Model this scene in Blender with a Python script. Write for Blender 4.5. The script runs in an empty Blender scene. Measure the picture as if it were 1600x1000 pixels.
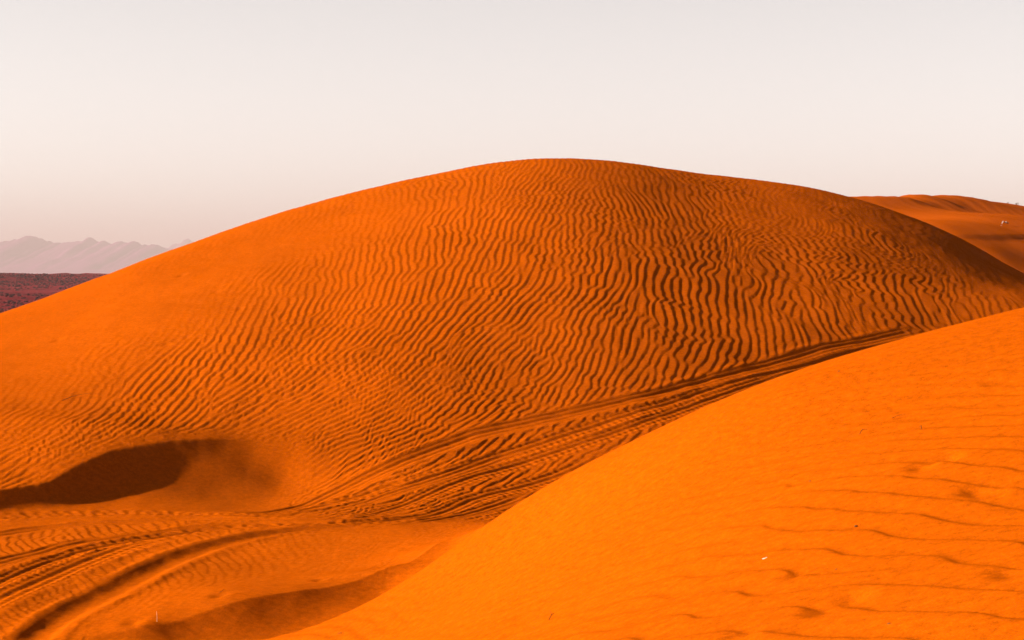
import bpy, math, random
import numpy as np

scene = bpy.context.scene
COL = scene.collection
EYE = 2.0                                   # eye height above the sand of the valley (m)

# ------------------------------------------------------------------ camera
cam = bpy.data.cameras.new('camera')
cam.sensor_width = 36.0
cam.lens = 36.0 * 3209.0 / 1600.0
cam.clip_start = 0.1
cam.clip_end = 60000.0
cam_ob = bpy.data.objects.new('camera', cam)
COL.objects.link(cam_ob)
cam_ob.location = (0, 0, EYE)
cam_ob.rotation_euler = (math.radians(90) - math.atan(75 / 3209.0), 0, 0)
scene.camera = cam_ob

# ------------------------------------------------------------------ light
SUN_AZ = 4.0        # degrees the sun stands behind the picture plane, on the left
SUN_EL = 20.0
SKY_STRENGTH = 0.05
SUN_STRENGTH = 5.0
world = bpy.data.worlds.new('World')
scene.world = world
world.use_nodes = True
nt = world.node_tree
nt.nodes.clear()
sky = nt.nodes.new('ShaderNodeTexSky')
sky.sky_type = 'NISHITA'
sky.sun_disc = False
sky.sun_elevation = math.radians(SUN_EL)
sky.sun_rotation = math.radians(270 - SUN_AZ)
sky.altitude = 0.0
sky.air_density = 0.35
sky.dust_density = 1.0
sky.ozone_density = 1.0
hs = nt.nodes.new('ShaderNodeHueSaturation')
hs.inputs['Saturation'].default_value = 0.35
mul = nt.nodes.new('ShaderNodeMix')
mul.data_type = 'RGBA'
mul.blend_type = 'MULTIPLY'
mul.inputs[0].default_value = 1.0
mul.inputs[7].default_value = (1.12, 1.05, 0.90, 1)
bg = nt.nodes.new('ShaderNodeBackground')
bg.inputs['Strength'].default_value = SKY_STRENGTH
wo = nt.nodes.new('ShaderNodeOutputWorld')
nt.links.new(sky.outputs[0], hs.inputs['Color'])
nt.links.new(hs.outputs[0], mul.inputs[6])
nt.links.new(mul.outputs[2], bg.inputs['Color'])
nt.links.new(bg.outputs[0], wo.inputs['Surface'])

sun = bpy.data.lights.new('sun', 'SUN')
sun.energy = SUN_STRENGTH
sun.angle = math.radians(0.5)
sun.color = (1.0, 0.86, 0.70)
sun_ob = bpy.data.objects.new('sun', sun)
COL.objects.link(sun_ob)
sun_ob.location = (-30, -3, 20)
# the lamp shines along its -Z: from the left, a little from behind the camera
sun_ob.rotation_euler = (math.radians(90 - SUN_EL), 0, math.radians(-90 + SUN_AZ))

scene.view_settings.view_transform = 'Standard'
scene.view_settings.look = 'None'
scene.view_settings.exposure = 2.45
scene.view_settings.gamma = 1.0
scene.view_settings.use_curve_mapping = False
scene.cycles.use_denoising = True
scene.cycles.volume_step_rate = 1.0
scene.cycles.max_bounces = 8
scene.cycles.diffuse_bounces = 3
scene.cycles.volume_bounces = 1

rnd = random.Random(4)
rs = np.random.RandomState(7)

# ------------------------------------------------------------------ materials
def new_mat(name):
    m = bpy.data.materials.new(name)
    m.use_nodes = True
    t = m.node_tree
    b = t.nodes['Principled BSDF']
    b.inputs['Roughness'].default_value = 0.95
    b.inputs['Specular IOR Level'].default_value = 0.0
    return m, t, b

def sand_material(name, colour, grain=0.18, bump=0.35):
    m, t, b = new_mat(name)
    N, L = t.nodes, t.links
    tc = N.new('ShaderNodeTexCoord')
    def noise(scale, detail, rough=0.6):
        n = N.new('ShaderNodeTexNoise')
        n.inputs['Scale'].default_value = scale
        n.inputs['Detail'].default_value = detail
        n.inputs['Roughness'].default_value = rough
        L.new(tc.outputs['Object'], n.inputs['Vector'])
        return n
    big, mid, fine = noise(0.35, 4), noise(26.0, 4, 0.75), noise(160.0, 3, 0.7)
    def ramp(n, lo, hi, a=0.3, c=0.7):
        r = N.new('ShaderNodeMapRange')
        r.inputs['From Min'].default_value = a
        r.inputs['From Max'].default_value = c
        r.inputs['To Min'].default_value = lo
        r.inputs['To Max'].default_value = hi
        L.new(n.outputs['Fac'], r.inputs['Value'])
        return r
    r1 = ramp(big, 0.93, 1.07)
    r2 = ramp(mid, 1 - grain, 1 + grain)
    r3 = ramp(fine, 1 - grain, 1 + grain)
    def mth(op, a, c):
        q = N.new('ShaderNodeMath'); q.operation = op
        L.new(a, q.inputs[0])
        if isinstance(c, float): q.inputs[1].default_value = c
        else: L.new(c, q.inputs[1])
        return q.outputs[0]
    f = mth('MULTIPLY', mth('MULTIPLY', r1.outputs[0], r2.outputs[0]), r3.outputs[0])
    vm = N.new('ShaderNodeVectorMath'); vm.operation = 'SCALE'
    vm.inputs[0].default_value = colour
    L.new(f, vm.inputs['Scale'])
    L.new(vm.outputs[0], b.inputs['Base Color'])
    bp = N.new('ShaderNodeBump')
    bp.inputs['Strength'].default_value = bump
    bp.inputs['Distance'].default_value = 0.004
    add = mth('ADD', mid.outputs['Fac'], mth('MULTIPLY', fine.outputs['Fac'], 0.5))
    L.new(add, bp.inputs['Height'])
    L.new(bp.outputs['Normal'], b.inputs['Normal'])
    return m

def plain_material(name, c0, c1, scale, bump_d=0.0, rough=0.95):
    m, t, b = new_mat(name)
    N, L = t.nodes, t.links
    b.inputs['Roughness'].default_value = rough
    tc = N.new('ShaderNodeTexCoord')
    n = N.new('ShaderNodeTexNoise')
    n.inputs['Scale'].default_value = scale
    n.inputs['Detail'].default_value = 8
    n.inputs['Roughness'].default_value = 0.7
    L.new(tc.outputs['Object'], n.inputs['Vector'])
    cr = N.new('ShaderNodeValToRGB')
    cr.color_ramp.elements[0].position = 0.35
    cr.color_ramp.elements[1].position = 0.68
    cr.color_ramp.elements[0].color = (*c0, 1)
    cr.color_ramp.elements[1].color = (*c1, 1)
    L.new(n.outputs['Fac'], cr.inputs['Fac'])
    L.new(cr.outputs['Color'], b.inputs['Base Color'])
    if bump_d:
        bp = N.new('ShaderNodeBump')
        bp.inputs['Strength'].default_value = 0.6
        bp.inputs['Distance'].default_value = bump_d
        L.new(n.outputs['Fac'], bp.inputs['Height'])
        L.new(bp.outputs['Normal'], b.inputs['Normal'])
    return m

SAND = (0.205, 0.0360, 0.0005)
M_SAND = sand_material('orange_sand', SAND, 0.26)
M_FAR_SAND = sand_material('far_orange_sand', SAND, 0.15, 0.2)
M_GRAVEL = plain_material('dark_gravel', (0.050, 0.003, 0.004), (0.105, 0.010, 0.012), 0.03, 0.6)
M_GROUND = plain_material('desert_ground', (0.10, 0.05, 0.04), (0.19, 0.10, 0.075), 0.004)
M_ROCK = plain_material('mountain_rock', (0.082, 0.016, 0.055), (0.102, 0.025, 0.072), 0.002, 4.0)
M_SCRUB = plain_material('dry_scrub', (0.026, 0.003, 0.004), (0.062, 0.009, 0.009), 0.8)
M_TWIG = plain_material('dark_twig', (0.035, 0.012, 0.004), (0.08, 0.03, 0.010), 60.0)
M_STRAW = plain_material('pale_straw', (0.26, 0.15, 0.08), (0.36, 0.24, 0.14), 90.0)
M_PEBBLE = plain_material('dark_pebble', (0.05, 0.018, 0.006), (0.12, 0.045, 0.015), 120.0)
M_PAPER = plain_material('white_scrap', (0.30, 0.27, 0.22), (0.40, 0.37, 0.31), 40.0, 0.0, 0.7)
M_PLASTIC = plain_material('pale_litter', (0.12, 0.075, 0.06), (0.20, 0.14, 0.12), 9.0, 0.0, 0.6)

# ------------------------------------------------------------------ mesh helpers
def link(name, me, mat, label=None, kind=None, cat=None, group=None):
    o = bpy.data.objects.new(name, me)
    COL.objects.link(o)
    if mat is not None:
        me.materials.append(mat)
    if label: o['label'] = label
    if kind: o['kind'] = kind
    if cat: o['category'] = cat
    if group: o['group'] = group
    return o

def raw_mesh(name, co, quads, smooth=True):
    me = bpy.data.meshes.new(name)
    nv, nf = len(co), len(quads)
    k = quads.shape[1]
    me.vertices.add(nv)
    me.vertices.foreach_set('co', np.ascontiguousarray(co, dtype=np.float32).ravel())
    me.loops.add(nf * k)
    me.loops.foreach_set('vertex_index', np.ascontiguousarray(quads, dtype=np.int32).ravel())
    me.polygons.add(nf)
    me.polygons.foreach_set('loop_start', np.arange(0, nf * k, k, dtype=np.int32))
    me.polygons.foreach_set('loop_total', np.full(nf, k, dtype=np.int32))
    if smooth:
        me.polygons.foreach_set('use_smooth', np.ones(nf, dtype=bool))
    me.update(calc_edges=True)
    me.validate()
    return me

def grid_mesh(name, X, Y, Z):
    """X, Y, Z shaped (columns from left to right, rows from near to far)"""
    n, m = X.shape
    idx = np.arange(n * m).reshape(n, m)
    q = np.stack([idx[:-1, :-1], idx[1:, :-1], idx[1:, 1:], idx[:-1, 1:]], -1).reshape(-1, 4)
    return raw_mesh(name, np.stack([X, Y, Z], -1).reshape(-1, 3), q)

# ------------------------------------------------------------------ smooth noise
class Noise:
    def __init__(self, seed):
        self.t = np.random.RandomState(seed).rand(256, 256).astype(np.float32) * 2 - 1
    def __call__(self, x, y):
        x0 = np.floor(x); y0 = np.floor(y)
        fx = (x - x0); fy = (y - y0)
        fx = fx * fx * fx * (fx * (fx * 6 - 15) + 10); fy = fy * fy * fy * (fy * (fy * 6 - 15) + 10)
        i = x0.astype(np.int64) & 255; j = y0.astype(np.int64) & 255
        i1 = (i + 1) & 255; j1 = (j + 1) & 255
        t = self.t
        return (t[i, j] * (1 - fx) + t[i1, j] * fx) * (1 - fy) + (t[i, j1] * (1 - fx) + t[i1, j1] * fx) * fy
    def fbm(self, x, y, octaves=4, gain=0.5):
        s = 0; a = 1.0
        c, q = math.cos(0.6), math.sin(0.6)
        for k in range(octaves):
            s = s + a * self(x + 17.3 * k, y - 9.1 * k)
            x, y = 2.03 * (c * x - q * y), 2.03 * (q * x + c * y)
            a *= gain
        return s
NZ = Noise(3); NZ2 = Noise(11)

# ------------------------------------------------------------------ shape of the sand (heights relative to the eye)
# surveyed points of the dune field: x to the right, y ahead, z relative to the eye
SAND_POINTS = np.array([(-6.982,28,-0.585),(-7.481,30,-0.666),(-7.979,32,-0.828),(-6.483,26,-0.575),(-6.129,24.58,-0.752),(-5.561,22.3,-0.993),(-6.326,29,-0.289),(-6.762,31,-0.349),(-7.198,33,-0.489),(-5.889,27,-0.301),(-5.514,25.28,-0.515),(-4.973,22.8,-0.808),(-5.607,30,0.084),(-5.981,32,0.05),(-6.355,34,-0.065),(-5.234,28,0.046),(-4.906,26.248,-0.189),(-4.48,23.97,-0.48),(-4.105,21.96,-0.793),(-4.874,31.3,0.439),(-5.185,33.3,0.427),(-5.497,35.3,0.335),(-4.563,29.3,0.379),(-4.233,27.184,0.093),(-3.844,24.685,-0.255),(-3.501,22.48,-0.624),(-4.035,32.4,0.807),(-4.284,34.4,0.817),(-4.533,36.4,0.746),(-3.786,30.4,0.725),(-3.484,27.976,0.383),(-3.15,25.29,-0.024),(-2.815,22.604,-0.511),(-3.119,33.4,1.143),(-3.306,35.4,1.172),(-3.493,37.4,1.12),(-2.932,31.4,1.043),(-2.684,28.738,0.631),(-2.419,25.907,0.152),(-2.155,23.077,-0.418),(-1.875,20.08,-1.106),(-2.116,34,1.439),(-2.241,36,1.483),(-2.365,38,1.448),(-1.992,32,1.322),(-1.815,29.156,0.864),(-1.632,26.215,0.337),(-1.449,23.274,-0.284),(-1.255,20.16,-1.031),(-1.072,17.219,-1.811),(-1.077,34.6,1.69),(-1.139,36.6,1.748),(-1.201,38.6,1.725),(-1.014,32.6,1.56),(-0.924,29.708,1.071),(-0.832,26.739,0.513),(-0.74,23.769,-0.143),(-0.642,20.624,-0.928),(-0.549,17.654,-1.747),(0,35,1.883),(0,37,1.951),(0,39,1.939),(0,33,1.744),(0,30.142,1.233),(0,27.192,0.652),(0,24.243,-0.028),(0,21.12,-0.842),(0,18.171,-1.689),(1.098,35.3,1.943),(1.161,37.3,2.014),(1.223,39.3,2.004),(1.036,33.3,1.801),(0.95,30.54,1.307),(0.86,27.65,0.741),(0.77,24.76,0.08),(0.675,21.7,-0.711),(0.585,18.81,-1.533),(2.222,35.7,1.866),(2.346,37.7,1.93),(2.471,39.7,1.915),(2.097,33.7,1.729),(1.931,31.024,1.273),(1.754,28.185,0.746),(1.577,25.346,0.131),(1.39,22.34,-0.605),(1.214,19.501,-1.37),(3.389,36.3,1.717),(3.576,38.3,1.771),(3.762,40.3,1.746),(3.202,34.3,1.59),(2.963,31.736,1.183),(2.704,28.965,0.706),(2.445,26.194,0.149),(2.172,23.26,-0.518),(1.913,20.489,-1.213),(4.556,36.6,1.606),(4.805,38.6,1.653),(5.054,40.6,1.621),(4.307,34.6,1.486),(4.019,32.288,1.126),(3.694,29.67,0.696),(3.368,27.052,0.192),(3.023,24.28,-0.412),(2.697,21.662,-1.04),(5.68,36.5,1.408),(5.992,38.5,1.446),(6.303,40.5,1.403),(5.369,34.5,1.299),(5.066,32.552,1.005),(4.693,30.155,0.639),(4.32,27.758,0.21),(3.925,25.22,-0.306),(3.552,22.823,-0.843),(6.725,36,1.053),(7.098,38,1.072),(7.472,40,1.01),(6.351,34,0.963),(6.087,32.584,0.753),(5.699,30.51,0.475),(5.312,28.436,0.146),(4.902,26.24,-0.25),(4.514,24.166,-0.665),(7.717,35.4,0.595),(8.153,37.4,0.589),(8.589,39.4,0.502),(7.281,33.4,0.53),(7.094,32.544,0.406),(6.716,30.81,0.224),(6.338,29.076,0.006),(5.938,27.24,-0.259),(5.56,25.506,-0.537),(8.524,34.2,-0.053),(9.022,36.2,-0.096),(9.521,38.2,-0.219),(8.026,32.2,-0.082),(7.987,32.044,-0.107),(7.334,29.426,-0.243),(6.662,26.731,-0.435),(-3.251,13,-1.93),(-2.703,10.8,-1.942),(-2.625,14,-1.903),(-2.027,10.8,-1.946),(-2.024,16.2,-1.897),(-1.601,12.8,-1.938),(-1.314,10.5,-1.889),(-0.906,14.5,-1.825),(-4.719,15.9,-1.922),(-4.086,16.35,-1.889),(-3.586,16.4,-1.895),(-3.202,16.75,-1.899),(-3.01,17.15,-1.831),(-2.888,17.45,-1.743),(-2.813,17.95,-1.608),(-2.746,18.25,-1.509),(-2.699,18.6,-1.439),(-2.507,17.45,-1.88),(-2.956,16.6,-1.892),(-2.007,17.85,-1.811),(-1.934,17.2,-1.934),(-1.808,18.1,-1.638),(-2.454,18.95,-1.401),(-2.455,17.55,-1.748),(-1.909,11,-1.911),(-1.59,11.3,-1.977),(-1.257,11.65,-1.962),(-0.904,12.05,-1.912),(-0.695,12.35,-1.845),(-0.484,12.9,-1.73),(-1.721,11,-2.038),(-1.09,11.1,-1.971),(-0.852,11.95,-2.04),(-0.625,12.5,-1.925),(-0.402,13.4,-1.754),(0,11.4,-1.3),(0,12.4,-1.434),(0,13.6,-1.647),(0,10.4,-1.202),(0.35,11.2,-1.098),(0.381,12.2,-1.216),(0.418,13.4,-1.41),(0.318,10.2,-1.016),(0.687,11,-0.91),(0.749,12,-1.012),(0.824,13.2,-1.188),(0.624,10,-0.843),(1.02,10.9,-0.741),(1.114,11.9,-0.829),(1.226,13.1,-0.988),(0.927,9.9,-0.689),(1.348,10.8,-0.589),(1.472,11.8,-0.664),(1.622,13,-0.806),(1.223,9.8,-0.551),(1.7,10.9,-0.476),(1.856,11.9,-0.539),(2.043,13.1,-0.669),(1.544,9.9,-0.448),(2.058,11,-0.377),(2.245,12,-0.431),(2.469,13.2,-0.549),(1.871,10,-0.359),(2.444,11.2,-0.283),(2.662,12.2,-0.328),(2.924,13.4,-0.435),(2.226,10.2,-0.274),(2.842,11.4,-0.195),(3.092,12.4,-0.233),(3.391,13.6,-0.33),(2.593,10.4,-0.194),(-0.582,9.3,-1.673),(-0.303,9.7,-1.516),(-0.257,8.2,-1.475),(0,8.9,-1.321),(0,7.3,-1.313),(0.55,8.8,-1.031),(0.456,7.3,-1.084),(0.382,6.1,-1.097),(1.111,8.9,-0.764),(0.937,7.5,-0.878),(0.688,5.5,-0.989),(1.648,8.8,-0.618),(1.293,6.9,-0.808),(0.957,5.1,-0.917),(2.196,8.8,-0.48),(1.649,6.6,-0.773),(1.201,4.8,-0.863),(-6,3,-2.1),(0,2,-1.75),(3,2,-1.3),(-3,6,-1.9),(4,6,-0.45),(5.5,11.5,0.05),(7,8,0.1),(4,16,-1.3),(2,15.5,-1.75),(5,22,-1.55),(9,20,-1.2),(12,30,-0.9),(15,40,-1.9),(16,46,-1.6),(9,15,-0.2),(-9,12,-1.9),(-9,17,-1.6),(-10,22,-1.5),(-12,28,-1.9),(-12,36,-2.6),(-8,40,-2.2),(-3,46,-1.6),(3,49,-1.4),(8,53,-1),(13,54,-0.9),(-10,48,-3),(-13,6,-2)])
FAR_POINTS = np.array([(10.89,66,2.39),(11.38,69,2.35),(12.37,75,1.82),(11.71,66,2.35),(12.24,69,2.31),(13.31,75,1.77),(13.12,68,2.62),(13.7,71,2.59),(14.86,77,2.07),(14.36,71,2.83),(14.97,74,2.8),(16.18,80,2.29),(16.34,75,2.78),(17,78,2.74),(18.3,84,2.21),(18.2,79,2.73),(18.89,82,2.68),(20.27,88,2.14),(19.92,80,2.51),(20.67,83,2.46),(22.17,89,1.9),(23.01,84,2.27),(23.84,87,2.21),(25.48,93,1.62),(12.55,65,2),(13.72,67.8,2.05),(15.52,71.2,2.17),(18.93,76,2.25),(11.47,55,1.2),(12.78,57,1.33),(14.2,60,1.55),(15.94,64,1.75),(11.97,54.9,1.01),(12.79,55.5,0.97),(14.35,57.6,1.02),(20.18,72,1.64),(11.77,54,0.87),(12.44,54,0.77),(13.78,55.3,0.77),(11.91,52.4,0.54),(12.43,52.5,0.44),(13.13,52.7,0.28),(13.87,53,0.08),(8.72,70,1.96),(4.36,70,0.98),(11.21,60,1.49),(17.75,60,0.93),(17.99,55,0.51),(0,80,-2),(-10,75,-5),(-25,70,-7),(-20,48,-7),(-5,48,-3.5),(5,48,-3),(10,49,-2.2),(13,49.5,-1.2),(-25,110,-7),(0,110,-3),(22,110,0),(30,104,0),(38,116,-1),(35,60,0.6),(30,49,-0.5),(40,75,1.5)])
# crest of the slip face on the left: x, y, height; crests of smaller lee slopes: x, y, drop
BRINK = [(-5.756,15.1,-1.948),(-4.738,15.8,-1.801),(-4.097,16.4,-1.726),(-3.848,16.65,-1.715),(-3.72,16.9,-1.646),(-3.63,17.1,-1.585),(-3.432,17.45,-1.508),(-3.12,17.85,-1.471),(-2.889,18.15,-1.438),(-2.685,18.5,-1.414),(-2.454,18.95,-1.407)]
HUMP = [(-2.489,10.75,0.03),(-2.297,10.8,0.07),(-1.909,11,0.12),(-1.59,11.3,0.15),(-1.257,11.65,0.16),(-0.904,12.05,0.15),(-0.695,12.35,0.12),(-0.484,12.9,0.07),(-0.337,13.5,0)]
FAR_BRINK = [(11.16,53.5,0),(11.81,54.2,0.05),(12.67,55,0.07),(14.1,56.6,0.08),(16.82,60,0.06)]

def spline_fit(p, lam, s=10.0):
    X = p[:, :2] / s; n = len(p)
    r2 = ((X[:, None] - X[None]) ** 2).sum(-1)
    K = .5 * r2 * np.log(r2 + 1e-12)
    A = np.zeros((n + 3, n + 3)); A[:n, :n] = K + lam * np.eye(n)
    Q = np.c_[np.ones(n), X]; A[:n, n:] = Q; A[n:, :n] = Q.T
    return np.linalg.solve(A, np.r_[p[:, 2], 0, 0, 0]), X, s

def spline_eval(m, x, y):
    w, X, s = m; x = np.asarray(x, float) / s; y = np.asarray(y, float) / s
    o = w[-3] + w[-2] * x + w[-1] * y
    for i in range(len(X)):
        r2 = (x - X[i, 0]) ** 2 + (y - X[i, 1]) ** 2
        o = o + w[i] * .5 * r2 * np.log(r2 + 1e-12)
    return o

class Sheet:
    """a smooth height field sampled on a square grid, read with cubic interpolation"""
    def __init__(self, model, x0, x1, y0, y1, h):
        self.x0, self.y0, self.h = x0, y0, h
        gx = np.arange(x0, x1 + h, h); gy = np.arange(y0, y1 + h, h)
        X, Y = np.meshgrid(gx, gy, indexing='ij')
        self.g = spline_eval(model, X, Y)
    def __call__(self, x, y):
        g = self.g
        a = np.clip((np.asarray(x, float) - self.x0) / self.h, 1, g.shape[0] - 2.001)
        b = np.clip((np.asarray(y, float) - self.y0) / self.h, 1, g.shape[1] - 2.001)
        i = np.floor(a).astype(int); j = np.floor(b).astype(int)
        i = np.minimum(i, g.shape[0] - 3); j = np.minimum(j, g.shape[1] - 3)
        def wts(t):
            return (.5 * (-t + 2 * t * t - t ** 3), .5 * (2 - 5 * t * t + 3 * t ** 3),
                    .5 * (t + 4 * t * t - 3 * t ** 3), .5 * (-t * t + t ** 3))
        wa, wb = wts(a - i), wts(b - j)
        o = 0
        for p in range(4):
            for q in range(4):
                o = o + wa[p] * wb[q] * g[i + p - 1, j + q - 1]
        return o

def dense(poly, step):
    p = np.array(poly, float); p = np.r_[[2 * p[0] - p[1]], p, [2 * p[-1] - p[-2]]]; out = []
    for i in range(1, len(p) - 2):
        n = max(2, int(np.hypot(*(p[i + 1, :2] - p[i, :2])) / step))
        t = np.linspace(0, 1, n, endpoint=False)[:, None]
        out.append(.5 * (2 * p[i] + (p[i + 1] - p[i - 1]) * t + (2 * p[i - 1] - 5 * p[i] + 4 * p[i + 1] - p[i + 2]) * t * t
                         + (3 * p[i] - p[i - 1] - 3 * p[i + 1] + p[i + 2]) * t ** 3))
    return np.r_[np.concatenate(out), p[-2:-1]]

def line_field(q, x, y, soft):
    best = np.full(x.shape, 1e9); sd = np.zeros(x.shape); W = np.zeros(x.shape); E = np.zeros(x.shape)
    for (x0, y0, a0), (x1, y1, a1) in zip(q[:-1], q[1:]):
        dx, dy = x1 - x0, y1 - y0; L2 = dx * dx + dy * dy
        t = np.clip(((x - x0) * dx + (y - y0) * dy) / L2, 0, 1)
        px, py = x - x0 - t * dx, y - y0 - t * dy; d = px * px + py * py
        s = np.where(dx * (y - y0) - dy * (x - x0) < 0, 1., -1.)
        m = d < best
        best = np.where(m, d, best); sd = np.where(m, s * np.sqrt(d), sd)
        w = (d + soft * soft) ** -3 * math.sqrt(L2); W += w; E += w * (a0 + a1) * .5
    return sd, E / W

def smax(v, k): return .5 * (v + np.sqrt(v * v + k * k))

def lobe(poly, x, y, back, lee, k, straight=False):
    """sand heaped up behind a crest line, falling at the angle of repose in front of it"""
    d, A = line_field(poly, x, y, .06)
    for e, i in ((poly[-1], poly[-4]), (poly[0], poly[3])):
        tx, ty = e[0] - i[0], e[1] - i[1]; n = math.hypot(tx, ty)
        al = ((x - e[0]) * tx + (y - e[1]) * ty) / n
        t = np.clip(1 + al / 1.2, 0, 1); near = np.hypot(x - e[0], y - e[1]) < 9
        A = np.where(near, A * (1 - t * t * (3 - 2 * t)), A)
    dp = np.maximum(d, 0)
    # straight to a sharp foot, or steepest under the crest and easing out towards the foot
    f = smax(A - lee * dp, k) / smax(A, k) * A if straight else A * np.exp(-lee * dp * dp / (dp + k) / np.maximum(A, .004))
    return np.where(d > 0, f, A * np.exp(-(d / back) ** 2)), d

BRINK_D, HUMP_D, FAR_D = dense(BRINK, .12), dense(HUMP, .12), dense(FAR_BRINK, .5)
def add_lobe(z, poly, x, y, back, lee, k, reach, straight=False):
    q = np.asarray(poly)
    s = ((x > q[:, 0].min() - reach) & (x < q[:, 0].max() + reach) & (y > q[:, 1].min() - reach) & (y < q[:, 1].max() + reach))
    f, d = lobe(poly, x[s], y[s], back, lee, k, straight)
    z[s] += f
    return z

sand_sheet = Sheet(spline_fit(SAND_POINTS, 8e-4), -25, 27, -2, 52, .25)
far_sheet = Sheet(spline_fit(FAR_POINTS, 1e-3, 30.), -42, 52, 40, 125, .8)

def ends_fade(poly, x, y, A):
    for e, i in ((poly[-1], poly[-4]), (poly[0], poly[3])):
        tx, ty = e[0] - i[0], e[1] - i[1]; n = math.hypot(tx, ty)
        al = ((x - e[0]) * tx + (y - e[1]) * ty) / n
        t = np.clip(1 + al / 1.2, 0, 1); near = np.hypot(x - e[0], y - e[1]) < 9
        A = np.where(near, A * (1 - t * t * (3 - 2 * t)), A)
    return A

# how far the crest stands above the smooth ground under it
DROP_D = BRINK_D.copy()
DROP_D[:, 2] = np.maximum(BRINK_D[:, 2] - sand_sheet(BRINK_D[:, 0], BRINK_D[:, 1]), 0)
_k = np.arange(len(DROP_D))
DROP_D[:, 2] *= np.clip(_k / 8., 0, 1) * np.clip((len(_k) - 1 - _k) / 5., 0, 1)

LEE_D = BRINK_D.copy()                      # steepness along the crest: the face flattens towards its right end
LEE_D[:, 2] = np.interp(_k / (len(_k) - 1.), [.4, .95], [.76, .56])

def slip_face(z, x, y, back, k):
    """sand heaped behind the crest; in front of it a face at the angle of repose down to the ground"""
    d, zb = line_field(BRINK_D, x, y, .05)
    _, A = line_field(DROP_D, x, y, .05)
    A = ends_fade(BRINK_D, x, y, A)
    dp = np.maximum(d, 0)
    _, lee = line_field(LEE_D, x, y, .12)
    top = zb - lee * dp * dp / (dp + .02) - z
    f = np.minimum(smax(top, k), A) * np.clip((1.5 - dp) / .9, 0, 1)
    return z + np.where(d > 0, f, A * np.exp(-(d / back) ** 2))

def sand_base(x, y):
    x = np.asarray(x, float); y = np.asarray(y, float)
    z = np.array(sand_sheet(x, y))
    z = add_lobe(z, HUMP_D, x, y, 1.0, .33, .012, 3.0, True)
    q = BRINK_D
    s = (x > q[:, 0].min() - 8) & (x < q[:, 0].max() + 4) & (y > q[:, 1].min() - 4) & (y < q[:, 1].max() + 9)
    if s.any():
        z[s] = slip_face(z[s], x[s], y[s], 3.5, .06)
    return z

def far_base(x, y):
    x = np.asarray(x, float); y = np.asarray(y, float)
    z = np.array(far_sheet(x, y))
    return add_lobe(z, FAR_D, x, y, 2.5, .6, .03, 8.0)

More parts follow.
